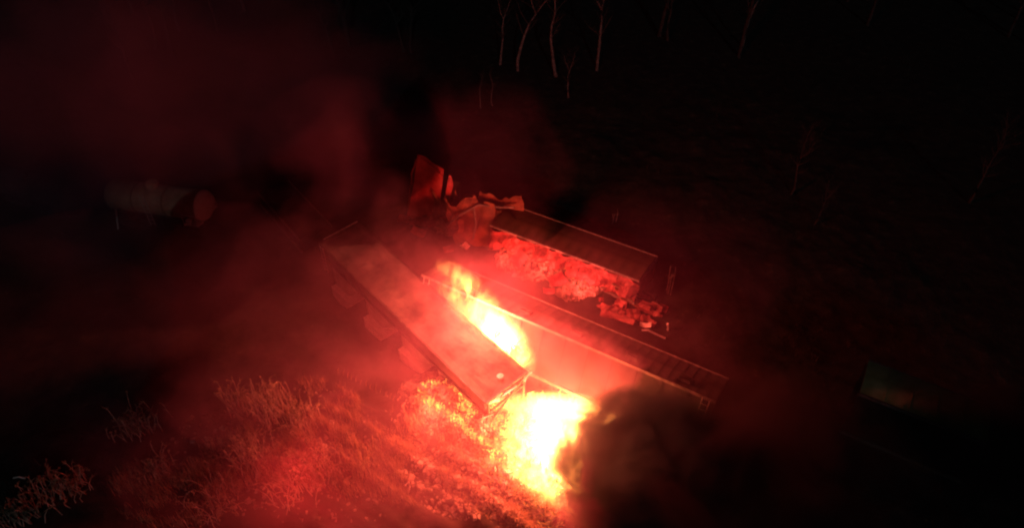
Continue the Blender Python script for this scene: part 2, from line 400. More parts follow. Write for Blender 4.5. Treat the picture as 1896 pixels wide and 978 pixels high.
# ---- tank car at the left
def tank():
    e = at(381, 377, 2.6); ax = Vector((.98, -.2, 0)).normalized(); L = 8.2
    mw = frame(e - ax * L, ax, 0); mw.translation.z = 0
    r = root('tank_car', mw, 'tank car at the left with a pale round end facing the fire', 'tank car', 'derailed railcars')
    rad = 1.2; zc = 2.4
    m = MB(); m.lathe([(0, 0), (0, .7), (.15, 1.0), (.4, rad)] + [(x, rad) for x in (1, 3, 5, 6.5, L - .32)], 32); o = m.build('shell', M['tank'], r, smooth=True); o.location = (0, 0, zc)
    m = MB(); m.lathe([(L - .3, rad + .02), (L - .18, rad), (L - .04, rad * .93), (L + .12, rad * .75), (L + .24, rad * .45), (L + .28, 0)], 32); o = m.build('end_cap', M['tankend'], r, smooth=True); o.location = (0, 0, zc)
    for x in (2.6, 5.2):
        m = MB(); m.lathe([(x - .06, rad), (x - .06, rad + .03), (x + .06, rad + .03), (x + .06, rad)], 32); o = m.build('band', M['rust'], r); o.location = (0, 0, zc)
    m = MB(); m.tube([(L / 2, 0, zc + rad - .05), (L / 2, 0, zc + rad + .45)], .45, 14); m.build('dome', M['tank'], r)
    m = MB(); m.box((L / 2, 0, .95), (L + 1.2, .5, .3))
    for x in (1.2, L - 1.2):
        for s in (-1, 1): m.bar((x, s * .3, 1.0), (x, s * 1.1, 1.9), .3, .3)
    m.build('underframe', M['dark'], r)
    m = MB()
    m.box((L - .8, 0, 1.32), (1.2, 2.6, .05))
    for s in (-1, 1): m.box((L - .8, s * 1.25, 1.35), (1.2, .25, .06)); m.tube([(L - .2, s * 1.35, 1.3), (L - .2, s * 1.35, 2.3), (L - 1.4, s * 1.35, 2.3), (L - 1.4, s * 1.35, 1.3)], .03, 5)
    m.box((L - .9, -1.35, 1.75), (.35, .3, .35)); m.build('end_platform', M['pale'], r)
    ladder(r, L / 2, -1.5, 1.0, 3.9); coupler(r, L, 1); make_bogie(r, 1.7); make_bogie(r, L - 1.7)
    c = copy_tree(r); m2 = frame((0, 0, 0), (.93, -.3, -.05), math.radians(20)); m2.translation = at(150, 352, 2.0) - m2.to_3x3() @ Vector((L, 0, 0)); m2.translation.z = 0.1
    for ch in c.children_recursive:  # dimness of the farther tank is put into one dark material
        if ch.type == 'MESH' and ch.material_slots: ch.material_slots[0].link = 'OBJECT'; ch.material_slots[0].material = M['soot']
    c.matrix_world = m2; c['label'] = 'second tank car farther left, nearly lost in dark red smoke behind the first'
tank()

# ---- wreckage in the middle distance: upended car end and crumpled gondola
def upended():
    mw = frame(on(800, 395) + Vector((0, 0, -.6)), (.93, -.35, .0), 0)
    mw = mw @ Matrix.Rotation(math.radians(9), 4, 'Y') @ Matrix.Rotation(math.radians(-8), 4, 'X')
    r = root('upended_gondola', mw, 'upended railcar shell standing on end with a torn curled rim, above the wreck', 'railcar', 'derailed railcars')
    # walls; local x across, y depth, z up along the car
    m = MB(); m.sheet(lambda u, v: Vector((-1.5 + u * (2.5 - .2 * v) - .3 * max(0, .6 - v) * (1 - u), -1.3 + .15 * math.sin(u * 5) - .1 * max(0, v - .8) * u * 3 + .12 * noise.noise(Vector((u * 3, v * 3, 2))), v * (6.0 - .35 * u + .15 * math.sin(u * 9) * .4))), 12, 12, .06); m.build('torn_wall', M['redp'], r)
    m = MB(); m.sheet(lambda u, v: Vector((-1.55 - .2 * math.sin(v * 3), -1.3 + u * 2.2, v * (5.6 - 1.2 * u))), 4, 6, .06); m.build('side_wall', M['rust'], r)
    m = MB(); m.sheet(lambda u, v: Vector((-1.4 + u * 2.9, 1.0, v * (4.0 - .5 * u))), 4, 6, .06); m.build('floor_wall', M['brown'], r)
    m = MB(); m.sheet(lambda u, v: Vector((1.62 + .2 * math.sin(v * 4), -1.2 + u * 2.0, v * (4.7 - 1.0 * u))), 4, 6, .06); m.build('side_wall', M['brown'], r)
    m = MB(); m.sheet(lambda u, v: Vector((1.3 + .4 * u + .1 * math.sin(v * 6), -1.35 + .1 * u, .3 + v * (5.0 - .9 * u * u))), 4, 8, .08); m.build('corner_flange', M['redp'], r)
    m = MB(); m.tube([(-1.38, -1.33, 5.95), (-.6, -1.4, 5.72), (.1, -1.6, 5.5), (.6, -1.75, 5.35), (.85, -1.6, 5.0)], .07, 6); m.tube([(-1.38, -1.33, 5.95), (-1.75, -1.4, 4.3), (-1.65, -1.35, 3.4)], .06, 6); m.build('bent_rim', M['redp'], r)
    m = MB(); m.tube([(1.2, -1.45, 2.9), (1.3, -1.6, 2.4), (1.25, -1.5, 1.6)], .05, 6); m.build('hanging_hose', M['pale'], r)
upended()
def crumpled():
    mw = frame(on(835, 425), (1, -.1, .0), math.radians(0))
    r = root('crumpled_hull', mw, 'crushed railcar hull crumpled between the upended one and the battered boxcar', 'railcar', 'derailed railcars')
    nz = lambda a, b, k: noise.noise(Vector((a * 2.3, b * 2.3, k)))
    for k, (x0, y0, z0, sx, sz, lean) in enumerate([(-.3, -.2, 0, 3.6, 2.7, .5), (2.0, .7, .3, 3.4, 2.2, .9), (-1.6, 1.4, 0, 3.2, 2.4, .3), (.6, -1.5, -.1, 2.6, 1.3, 1.4), (3.2, -.4, 0, 2.2, 1.5, 1.1)]):
        m = MB(); m.sheet(lambda u, v: Vector((x0 + u * sx + .5 * nz(u, v, k + 3), y0 + v * lean + .55 * nz(u, v, k), z0 + v * sz * (1 - .35 * abs(nz(u * 1.5, 0, k + 7)) * 2) + .4 * nz(u, v, k + 11))), 12, 9, .05)
        m.build('crushed_panel', M['rust'], r)
    m = MB(); m.tube([(-.4, -.3, .4), (.8, -.7, 1.9), (2.2, .1, 2.4), (3.6, .5, 2.0), (4.8, .3, 2.2)], .09, 6); m.build('bent_chord', M['chord'], r)
    m = MB(); m.tube([(1.9, -1.2, .2), (2.1, -.9, 1.4), (1.9, -.3, 2.5)], .07, 6); m.build('bent_post', M['chord'], r)
crumpled()
mwd = frame(at(505, 345, 2.2) + Vector((0, 0, -2.2)), (at(568, 413, 2.1) - at(505, 345, 2.2)), 0)
cf = boxcar(mwd, 7.5, 2.6, 2.2, 'dim boxcar seen faintly through smoke right of the tank cars', 'derailed railcars', M['soot'], M['soot'], 6, hatches=False, posts=False)
cf.matrix_world = mwd @ Matrix.Rotation(math.radians(0), 4, 'X')

# ------------------------------------------------------------------ debris, one by one
DB = 'pieces of wreckage'
def plate(px, py, sx, sy, rot, mt, label, curl=.3, dz=.3, nm='torn_sheet', seed=0):
    m = MB(); sd = seed or px
    m.sheet(lambda u, v: Vector(((u - .5) * sx, (v - .5) * sy, curl * (u - .5) ** 2 * 2 + .25 * curl * noise.noise(Vector((u * 2, v * 2, sd))) + .5 * curl * u * v)), 7, 6, .03)
    o = m.build(nm, mt); o.location = on(px, py, dz); o.rotation_euler = [math.radians(a) for a in rot]
    return tag(o, label, 'debris', DB)
plate(985, 462, 2.4, 1.2, (55, 10, -25), M['scrapred'], 'bent red sheet leaning on the near side of the battered boxcar, leftmost')
plate(1040, 485, 2.4, 1.1, (60, -5, -28), M['scrapred'], 'bright red crumpled sheet under the middle of the battered boxcar')
plate(1092, 508, 1.7, .9, (50, 12, -20), M['pink'], 'small pale folded sheet at the right end of the bright crumpled one')
plate(1030, 520, 1.3, .9, (12, 8, 30), M['scrapred'], 'flat red sheet lying on the lit rubble')
plate(960, 480, 1.2, 1.0, (20, -20, 50), M['scrapred'], 'curled red scrap on the rubble at the left')
plate(775, 430, 1.1, .6, (35, 20, -15), M['pink'], 'bright torn scrap lying left of the wreck pile')
plate(830, 462, .7, .5, (30, 0, 20), M['pink'], 'little bright scrap in front of the wreck pile')
plate(860, 458, .7, .5, (10, 20, 60), M['pale'], 'tiny pale scrap right of the little bright scrap')
plate(1150, 590, 1.9, .35, (30, 0, -30), M['pink'], 'narrow strip of sheet at the right end of the rubble')
plate(1195, 603, .7, .3, (20, 0, -10), M['pale'], 'short pale piece above the long bent rail')
plate(912, 738, .8, .6, (70, 20, 40), M['pale'], 'bright crumpled scrap at the near end of the hopper car', dz=1.3)
plate(617, 787, .35, .5, (60, 0, -30), M['pale'], 'small bright scrap on the slope left of the burning strip', dz=.4)
plate(1260, 790, 2.2, .7, (40, 10, -35), M['wood'], 'splintered board by the dark smoke below the long boxcar', nm='board')
plate(1015, 540, .8, .4, (25, 15, 10), M['scrapred'], 'small scrap low on the lit rubble')
def bar_(pts, r, mt, label, nm='bent_rail'):
    m = MB(); m.tube(pts, r, 6); o = m.build(nm, mt); c = Vector(pts[0]).copy()
    o.data.transform(Matrix.Translation(-c)); o.location = c
    return tag(o, label, 'debris', DB)
bar_([on(1188, 612, .4), on(1200, 612, .5), on(1212, 618, .4), on(1232, 627, .3)], .07, M['blue'], 'long bent bright rail lying right of the rubble')
bar_([on(1237, 612, 0), on(1238, 606, .5), on(1236, 600, .9)], .09, M['pale'], 'short pale stake standing right of the bent rail', 'stake')
bar_([on(205, 372, 1), on(214, 385, 1.2), on(216, 400, .6), on(219, 425, 0)], .06, M['pale'], 'thin pale hose hanging by the far end of the tank car', 'hose')
bar_([on(750, 900, .9), on(757, 893, 1.2), on(759, 903, .6), on(755, 915, .2)], .05, M['pale'], 'small bright hooked wire standing in the glowing smoke', 'wire')
bar_([on(25, 886, .5), on(35, 884, .6), on(47, 887, .5)], .04, M['pale'], 'thin pale wire on the dark shrubs at the lower left', 'wire')
bar_([on(1040, 703, .25), on(1110, 723, .25), on(1187, 746, .25), on(1239, 762, .22), on(1330, 786, .2)], .07, M['blue'], 'long bright rail on the ground below the grey boxcar', 'rail')
bar_([on(1572, 806, .3), on(1655, 841, .3)], .07, M['pale'], 'lone rail glinting in the dark below the green roofed boxcar', 'rail')
# stack of slats
for k in range(7):
    a = on(1118 + k * 5, 498 + k * 9, 1.6 - k * .2); b = on(1165 + k * 3, 520 + k * 8, 1.2 - k * .16)
    m = MB(); m.bar(Vector((0, 0, 0)), b - a, .32 - .02 * k, .06); o = m.build('slat', M['wood'] if k % 2 else M['rust']); o.location = a
    lab = ['topmost broken slat below the right end of the battered boxcar', 'second broken slat down in the pile beside the rubble', 'third broken slat down in the pile beside the rubble', 'fourth broken slat down, middle of the pile beside the rubble',
           'fifth broken slat down in the pile beside the rubble', 'sixth broken slat, second lowest of the pile beside the rubble', 'lowest broken slat of the pile beside the rubble'][k]
    tag(o, lab, 'slat', 'broken slats piled beside the rubble')

# rubble strewn about: nobody could count it
def rubble(name, spots, n, mt, smin, smax, label, seed):
    rr = random.Random(seed); m = MB()
    for _ in range(n):
        px, py, ra, rb = rr.choice(spots)
        a = rr.uniform(0, 6.28); q = math.sqrt(rr.random())
        p = at(px + ra * q * math.cos(a), py + rb * q * math.sin(a)); s = rr.uniform(smin, smax) * (1 if rr.random() < .9 else 1.8)
        z = gh(p.x, p.y); rot = Matrix.Rotation(rr.uniform(0, 6), 3, 'Z') @ Matrix.Rotation(rr.uniform(-.6, .6), 3, 'X')
        o = len(m.v)
        m.box((p.x, p.y, z + s * .2), (s * rr.uniform(.7, 1.5), s * rr.uniform(.5, 1), s * rr.uniform(.3, .8)), rot, rr.uniform(.5, .9))
        for i in range(o, len(m.v)):
            v = m.v[i]; m.v[i] = (v[0] + rr.uniform(-.15, .15) * s, v[1] + rr.uniform(-.15, .15) * s, v[2] + rr.uniform(-.12, .12) * s)
    return tag(m.build(name, mt), label, 'rubble', kind='stuff')
rubble('rubble', [(1000, 500, 80, 35), (1080, 540, 60, 24), (940, 460, 50, 22), (850, 445, 40, 15)], 3200, M['spill'], .08, .32, 'spilled rubble lit red along the battered boxcar', 1)
def scrap(name, spots, n, mt, s0, s1, label, seed):
    rr = random.Random(seed); m = MB()
    for _ in range(n):
        px, py, ra, rb = rr.choice(spots); a = rr.uniform(0, 6.28); q = math.sqrt(rr.random()); t = q * math.cos(a)
        p = at(px + ra * t, py + .36 * ra * t + rb * q * math.sin(a)); sz = rr.uniform(s0, s1); sy = sz * rr.uniform(.25, .8); k = rr.uniform(0, 50)
        R3 = Matrix.Rotation(rr.uniform(-.9, .3), 3, 'Z') @ Matrix.Rotation(rr.uniform(.1, 1.3), 3, 'X') @ Matrix.Rotation(rr.uniform(-.4, .4), 3, 'Y')
        c = Vector((p.x, p.y, gh(p.x, p.y) + sy * .3))
        m.sheet(lambda u, v: c + R3 @ Vector(((u - .5) * sz, (v - .5) * sy, .35 * sy * noise.noise(Vector((u * 2.5, v * 2.5, k))))), 4, 3, .02)
    return tag(m.build(name, mt), label, 'wreckage', kind='stuff')
scrap('scrap_heap', [(1000, 478, 70, 16), (1060, 510, 70, 22), (1120, 535, 50, 22), (960, 462, 40, 14)], 210, M['scrapred'], .4, 1.5, 'jagged heap of torn sheet and scrap before the battered boxcar', 31)
scrap('scrap_heap', [(860, 430, 60, 25), (790, 425, 40, 10)], 60, M['pink'], .4, 1.3, 'torn scrap strewn round the crumpled hull', 32)
scrap('scrap_heap', [(1150, 590, 60, 10), (1190, 570, 50, 16)], 36, M['pink'], .3, 1.1, 'low trail of torn scrap at the right of the heap', 33)
rubble('churned_soil', [(860, 770, 90, 45), (930, 820, 90, 60), (1000, 900, 110, 70), (880, 900, 120, 70), (800, 730, 60, 25)], 4200, M['coal'], .06, .24, 'churned clods and scraps round the big fire', 2)
rubble('clods', [(600, 850, 300, 130)], 900, M['coal'], .06, .2, 'scattered clods on the dark ground', 3)

# ------------------------------------------------------------------ grass and stalks
def grass(name, spots, n, mt, h0, h1, wd, label, seed, lean=.5):
    rr = random.Random(seed); vs = []; fs = []
    for _ in range(n):
        px, py, ra, rb = rr.choice(spots)
        a = rr.uniform(0, 6.28); q = math.sqrt(rr.random())
        c = at(px + ra * q * math.cos(a), py + rb * q * math.sin(a))
        if noise.noise(Vector((c.x * .55, c.y * .55, seed))) + .5 * noise.noise(Vector((c.x * 1.6, c.y * 1.6, seed))) < rr.uniform(-.12, .08): continue
        for _ in range(5):
            x = c.x + rr.gauss(0, .12); y = c.y + rr.gauss(0, .12); z = gh(x, y) - .02; h = rr.uniform(h0, h1)
            ang = rr.uniform(0, 6.28); l = rr.uniform(0, lean) * h; w2 = wd * rr.uniform(.6, 1.2); dx, dy = math.cos(ang), math.sin(ang)
            o = len(vs)
            vs += [(x - dy * w2, y + dx * w2, z), (x + dy * w2, y - dx * w2, z), (x + dx * l * .35 - dy * w2 * .7, y + dy * l * .35 + dx * w2 * .7, z + h * .6), (x + dx * l * .35 + dy * w2 * .7, y + dy * l * .35 - dx * w2 * .7, z + h * .6), (x + dx * l, y + dy * l, z + h * .95)]
            fs += [(o, o + 1, o + 3, o + 2), (o + 2, o + 3, o + 4)]
    m = MB(); m.v = vs; m.f = fs
    return tag(m.build(name, mt), label, 'grass', kind='stuff')
grass('dry_grass', [(560, 770, 120, 60), (640, 850, 120, 90), (480, 880, 130, 80), (760, 860, 100, 90), (330, 920, 120, 60)], 5200, M['straw'], .25, .9, .016, 'dry grass on the slope below the hopper car', 11)
grass('trampled_grass', [(860, 830, 110, 50), (950, 900, 110, 70), (1030, 950, 90, 40), (830, 760, 60, 30)], 4600, M['straw'], .12, .4, .016, 'trampled grass lit orange beside the big fire', 12, 1.2)
grass('far_grass', [(1200, 550, 150, 60), (300, 460, 260, 70), (1400, 700, 250, 100), (900, 250, 700, 90), (90, 930, 120, 50), (1600, 880, 250, 90)], 1200, M['dimbark'], .2, .6, .014, 'sparse grass on the dark ground', 13)
# a row of upright pale stalks at the foot of the bank
for k in range(13):
    px = 626 + k * 8.6 + R.uniform(-2, 2); py = 690 + k * 4.3
    p = on(px, py); m = MB(); h = R.uniform(.35, .6)
    m.tube([(0, 0, -.05), (.05, 0, h * .6), (.14, .02, h)], [.03, .025, .012], 5); o = m.build('stalk', M['straw']); o.location = p
    ordn = ['leftmost', 'second', 'third', 'fourth', 'fifth', 'sixth', 'middle', 'sixth from the right', 'fifth from the right', 'fourth from the right', 'third from the right', 'second from the right', 'rightmost'][k]
    tag(o, 'dry pale stalk, ' + ordn + ' in the row on the bank', 'stalk', 'row of dry stalks on the bank')

# ------------------------------------------------------------------ bare trees
def limb(m, p, d, ln, r, rr, depth, tips, n=6):
    pts = [p]; rads = [r]; k = 5 if depth == 0 else 4
    for i in range(k):
        d = (d + Vector((rr.gauss(0, .13), rr.gauss(0, .13), .05 + .04 * depth))).normalized(); pts.append(pts[-1] + d * ln / k); rads.append(r * (1 - .62 * (i + 1) / k))
    m.tube(pts, rads, n if depth == 0 else 4, cap=False)
    tips.append((pts, rads, depth))
def bare_tree(seed, h):
    rr = random.Random(seed); tr = MB(); br = MB(); tips = []
    limb(tr, Vector((0, 0, -.2)), Vector((rr.gauss(0, .06), rr.gauss(0, .06), 1)), h * .62, h * .016 + .04, rr, 0, tips)
    pts, rads, _ = tips[0]; lv1 = []
    if rr.random() < .75:   # fork
        for s in (-1, 1): limb(tr, pts[-1], Vector((s * .35, rr.gauss(0, .2), 1)).normalized(), h * .4, rads[-1] * .9, rr, 0, lv1)
    else: limb(tr, pts[-1], Vector((.05, 0, 1)), h * .4, rads[-1], rr, 0, lv1)
    lv2 = []
    for P_, R_, _ in [tips[0]] + lv1:
        for i in range(1, len(P_)):
            if P_ is pts and i < 3: continue
            for _ in range(2):
                a = rr.uniform(0, 6.28); limb(br, P_[i], Vector((math.cos(a), math.sin(a), rr.uniform(.5, 1.4))).normalized(), h * rr.uniform(.12, .24), max(.02, R_[i] * .55), rr, 1, lv2)
    lv3 = []
    for P_, R_, _ in lv2:
        for i in range(1, len(P_)):
            for _ in range(2):
                a = rr.uniform(0, 6.28); d = (P_[-1] - P_[0]).normalized(); limb(br, P_[i], (d + Vector((math.cos(a), math.sin(a), rr.uniform(0, .6))) * .8).normalized(), h * rr.uniform(.04, .1), max(.01, R_[i] * .5), rr, 2, lv3)
    return tr.mesh('trunk'), br.mesh('crown')
TV = []
for k in range(6):
    a, b = bare_tree(40 + k, 1.0 * 12); a.materials.append(M['bark']); b.materials.append(M['twig']); b.materials[0] = M['dimbark']; a.shade_smooth(); a2 = a.copy(); b2 = b.copy(); a2.materials[0] = b2.materials[0] = M['dimbark']; TV.append((a, b, a2, b2))
TG = 'bare trees beyond the wreck'
def tree(p, h, var, rz, label, lean=(0, 0), dark=0):
    r = bpy.data.objects.new('bare_tree', None); C.objects.link(r); r.location = (p.x, p.y, gh(p.x, p.y)); s = h / 12
    r.scale = (s, s, s); r.rotation_euler = (lean[0], lean[1], rz); tag(r, label, 'tree', TG)
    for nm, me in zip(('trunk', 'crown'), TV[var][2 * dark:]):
        o = bpy.data.objects.new(nm, me); C.objects.link(o); o.parent = r
seen = [(958, 130, 11, 'pale forked bare tree at the top centre, left of the tallest one'), (1030, 140, 12, 'tallest pale bare tree at the top centre with forked trunk'), (1106, 130, 11, 'slim bare tree at the top, right of the forked ones'),
        (1052, 180, 5, 'short bare sapling in front of the forked trees at the top'), (1374, 85, 10, 'lone bare tree at the top right of centre'), (926, 118, 8, 'thin bare tree left of the forked trees at the top'), (890, 200, 3.5, 'tiny bare sapling, left of a pair, above the wreck'),
        (912, 195, 3.8, 'tiny bare sapling, right of a pair, above the wreck'), (1466, 360, 6, 'thin bare tree standing in the dark right of the wreck'), (1508, 415, 4, 'low forked bare tree in the dark right of the wreck'), (1795, 375, 7, 'dim bare tree near the right edge'),
        (618, 100, 9, 'faint bare tree at the top left of centre, behind smoke')]
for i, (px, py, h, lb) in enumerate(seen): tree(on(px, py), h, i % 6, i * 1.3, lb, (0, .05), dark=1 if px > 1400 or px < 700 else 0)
rr = random.Random(5)
for k in range(46):
    px = rr.uniform(-150, 2050); py = rr.uniform(-60, 110) if k < 44 else rr.uniform(110, 300)
    if abs(px - 1030) < 120 and py > 40: py -= 80
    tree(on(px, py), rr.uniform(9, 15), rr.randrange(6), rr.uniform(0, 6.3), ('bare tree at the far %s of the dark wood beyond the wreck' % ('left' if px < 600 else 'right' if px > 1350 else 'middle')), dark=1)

# ------------------------------------------------------------------ shrubs
def shrub(p, rad, h, n, label, seed, arch=.5, mt='twig', leaves=120, nm='shrub', cat='shrub', group='shrubs lit by the fire', r0=.028):
    rr = random.Random(seed); m = MB(); lf = MB()
    for _ in range(n):
        a = rr.uniform(0, 6.28); q = rr.uniform(.15, 1); d = Vector((math.cos(a), math.sin(a), 0)) * rad * q * .7; off = Vector((rr.gauss(0, .35), rr.gauss(0, .35), 0)) * rad; hh = 1.25 * h * rr.uniform(.55, 1) * (1.1 - .3 * q)
        w1 = Vector((rr.gauss(0, .05), rr.gauss(0, .05), 0))
        pts = [Vector((0, 0, -.1)) + d * .05, d * .22 + Vector((0, 0, hh * .45)) + w1, d * .55 + Vector((0, 0, hh * .85)) + w1, d * (.8 + .2 * arch) + Vector((0, 0, hh * (1 - .25 * arch)))]
        pts = [q_ + off for q_ in pts]
        m.tube(pts, [r0, r0 * .8, r0 * .55, r0 * .2], 4, cap=False)
        for _ in range(3):
            t = rr.uniform(.3, 1); i = min(2, int(t * 3)); b = pts[i].lerp(pts[i + 1], t * 3 - i) if i < 3 else pts[3]
            e = b + Vector((rr.gauss(0, .16), rr.gauss(0, .16), rr.uniform(.05, .35))) * h * .5
            m.tube([b, (b + e) / 2 + Vector((0, 0, .02)), e], [r0 * .4, r0 * .3, r0 * .1], 3, cap=False)
            if leaves:
                for _ in range(leaves // (3 * n) + 1):
                    c = b.lerp(e, rr.random()); s = rr.uniform(.03, .08); v1 = Vector((rr.gauss(0, 1), rr.gauss(0, 1), rr.gauss(0, 1))).normalized() * s; v2 = Vector((rr.gauss(0, 1), rr.gauss(0, 1), rr.gauss(0, 1))).normalized() * s * .6
                    lf.add([c - v1, c + v2, c + v1, c - v2], [(0, 1, 2, 3)])
    r = root(nm, Vector((p.x, p.y, gh(p.x, p.y))), label, cat, group)
    m.build('stems', M[mt], r)
    if leaves: lf.build('foliage', M['leaf'], r)
    return r
SH = [(505, 770, 1.6, 2.4, 60, 'upright dense shrub of thin stems lit red, left of the smoke'), (560, 790, 1.3, 1.8, 50, 'shrub of thin stems just right of the densest one'), (440, 770, .9, 2.6, 16, 'tall sparse shrub with leaning stems at the left of the red bushes'),
      (470, 850, 1.5, 1.5, 50, 'broad shrub below the tall sparse one'), (540, 900, 2.0, 1.2, 70, 'wide low red lit bush at the bottom left of the smoke'), (600, 870, 1.2, 1.2, 50, 'bright low bush at the right of the red bushes'),
      (400, 940, 2.0, 1.4, 50, 'dim wide bush near the bottom, left of the lit ones'), (90, 925, 1.8, 1.3, 60, 'leafy shrub in the dark at the lower left corner'), (35, 965, 1.3, 1.1, 40, 'leafy shrub at the very lower left corner'),
      (145, 905, 1.2, .9, 40, 'low dim shrub right of the corner shrubs'), (260, 800, 1.6, 1.4, 50, 'round dim red shrub left of the bushes'), (300, 870, 1.4, 1.0, 40, 'low dark shrub below the round dim red one')]
for i, (px, py, ra, h, n, lb) in enumerate(SH): shrub(on(px, py), ra, h, n, lb, 100 + i, leaves=900)
shrub(on(668, 870), 1.2, 1.9, 46, 'pale plume of arching stems glowing in the smoke at the lower left', 140, arch=1.0, mt='straw', leaves=0, nm='plume_grass', cat='plant', group=None, r0=.03)
shrub(on(1240, 545), .5, 2.4, 6, 'small shrub of curved bare stems right of the battered boxcar', 141, arch=0, mt='bark', leaves=0, nm='sapling', cat='sapling', group=None, r0=.035)
shrub(on(1138, 412), .35, 1.2, 4, 'two pale stems behind the battered boxcar roof', 142, arch=0, mt='bark', leaves=0, nm='sapling', cat='sapling', group=None, r0=.035)
# leaning snag
m = MB(); m.tube([(0, 0, -.2), (.1, 0, 1.2), (-.1, 0, 2.0), (-.6, .1, 3.0), (-.85, .1, 3.5)], [.13, .11, .1, .07, .04], 8); m.tube([(-.05, 0, 1.8), (.25, 0, 2.6), (.3, .1, 3.3)], [.07, .05, .03], 6)
o = m.build('snag', M['dimbark']); o.location = on(452, 800); tag(o, 'pale leaning dead snag at the left of the red bushes', 'dead tree')

# ------------------------------------------------------------------ flames (volume that gives off light) and burning ground
def N(t, k, **kw):
    n = t.nodes.new(k)
    for a, b in kw.items(): setattr(n, a, b)
    return n
def mth(t, op, a, b=None, clamp=False):
    n = N(t, 'ShaderNodeMath', operation=op); n.use_clamp = clamp
    for i, v in enumerate((a, b)):
        if v is None: continue
        if isinstance(v, (int, float)): n.inputs[i].default_value = v
        else: t.links.new(v, n.inputs[i])
    return n.outputs[0]
def ball_field(t, scale, detail, lo, hi, power, seed, stretch=(1, 1, 1), rough=.55, warp=0.6):
    tc = N(t, 'ShaderNodeTexCoord'); geo = N(t, 'ShaderNodeNewGeometry')
    mp = N(t, 'ShaderNodeMapping'); mp.inputs['Location'].default_value = (seed * 13.7, seed * 7.1, seed * 3.3); mp.inputs['Scale'].default_value = stretch
    t.links.new(geo.outputs['Position'], mp.inputs['Vector'])
    nz = N(t, 'ShaderNodeTexNoise'); nz.inputs['Scale'].default_value = scale; nz.inputs['Detail'].default_value = detail; nz.inputs['Roughness'].default_value = rough; nz.inputs['Distortion'].default_value = warp
    t.links.new(mp.outputs[0], nz.inputs['Vector'])
    ln = N(t, 'ShaderNodeVectorMath', operation='LENGTH'); t.links.new(tc.outputs['Object'], ln.inputs[0])
    fall = mth(t, 'POWER', mth(t, 'SUBTRACT', 1.0, ln.outputs['Value'], clamp=True), power)
    mr = N(t, 'ShaderNodeMapRange', interpolation_type='SMOOTHSTEP'); mr.inputs['From Min'].default_value = lo; mr.inputs['From Max'].default_value = hi
    t.links.new(nz.outputs['Fac'], mr.inputs['Value'])
    return mth(t, 'MULTIPLY', fall, mr.outputs[0])
def ico(n=3):
    bm = bmesh.new(); bmesh.ops.create_icosphere(bm, subdivisions=n, radius=1.0); me = bpy.data.meshes.new('puff'); bm.to_mesh(me); bm.free(); return me
def puff(name, c, size, rot, m, label, cat):
    me = ico(); me.materials.append(m); o = bpy.data.objects.new(name, me); C.objects.link(o)
    o.location = c; o.scale = size; o.rotation_euler = [math.radians(a) for a in rot]
    return tag(o, label, cat, kind='stuff')
def flame_mat(strength, seed, scale=.6, lo=.35, hi=.6, power=1.4, stretch=(1, 1, .5), col=(1, .36, .07)):
    m = bpy.data.materials.new('flame'); m.use_nodes = True; t = m.node_tree; t.nodes.clear()
    out = N(t, 'ShaderNodeOutputMaterial'); f = ball_field(t, scale, 6, lo, hi, power, seed, stretch, rough=.6, warp=1.2)
    e = N(t, 'ShaderNodeEmission'); e.inputs[0].default_value = (*col, 1); t.links.new(mth(t, 'MULTIPLY', f, strength), e.inputs[1])
    t.links.new(e.outputs[0], out.inputs['Volume']); return m
az = math.degrees(math.atan2(u2.y, u2.x))
puff('flame', at(922, 612, 3.2), (4.2, 1.3, 1.7), (0, 0, az - 26), flame_mat(120, 1, scale=1.1, lo=.36, hi=.68, power=2.3), 'white hot flame between the hopper car and the long boxcar', 'fire')
puff('flame', at(872, 562, 3.9), (4.6, 1.5, 1.9), (0, 0, az - 24), flame_mat(9, 2, scale=1.0, lo=.42, hi=.64), 'yellow flame tips trailing along the long boxcar', 'fire')
puff('flame', at(1020, 825, .6), (3.2, 4.1, 1.5), (0, 0, -2), flame_mat(70, 3, scale=1.2, lo=.36, hi=.66, power=1.9), 'white hot pool of fire on the ground before the dark smoke', 'fire')
puff('flame', at(1050, 757, .8), (4.6, 1.0, 1.0), (0, 0, -5), flame_mat(20, 4, scale=.9, lo=.3, hi=.5, power=1.0), 'sheet of yellow fire at the back of the burning pool', 'fire')
puff('flame', at(985, 850, .4), (3.8, 2.8, .9), (0, 0, -35), flame_mat(10, 5, scale=1.8, lo=.46, hi=.62, stretch=(1, 1, 1)), 'broken yellow fire on the grass left of the burning pool', 'fire')
puff('flame', at(1030, 890, .3), (4.6, 1.5, .7), (0, 0, -42), flame_mat(14, 6, scale=1.8, lo=.46, hi=.62, stretch=(1, 1, 1)), 'band of fire running down the bank below the pool', 'fire')
puff('flame', at(895, 790, .3), (3.6, 1.3, .6), (0, 0, -30), flame_mat(12, 7, scale=2.2, lo=.5, hi=.64, stretch=(1, 1, 1)), 'patches of orange fire below the near end of the hopper car', 'fire')

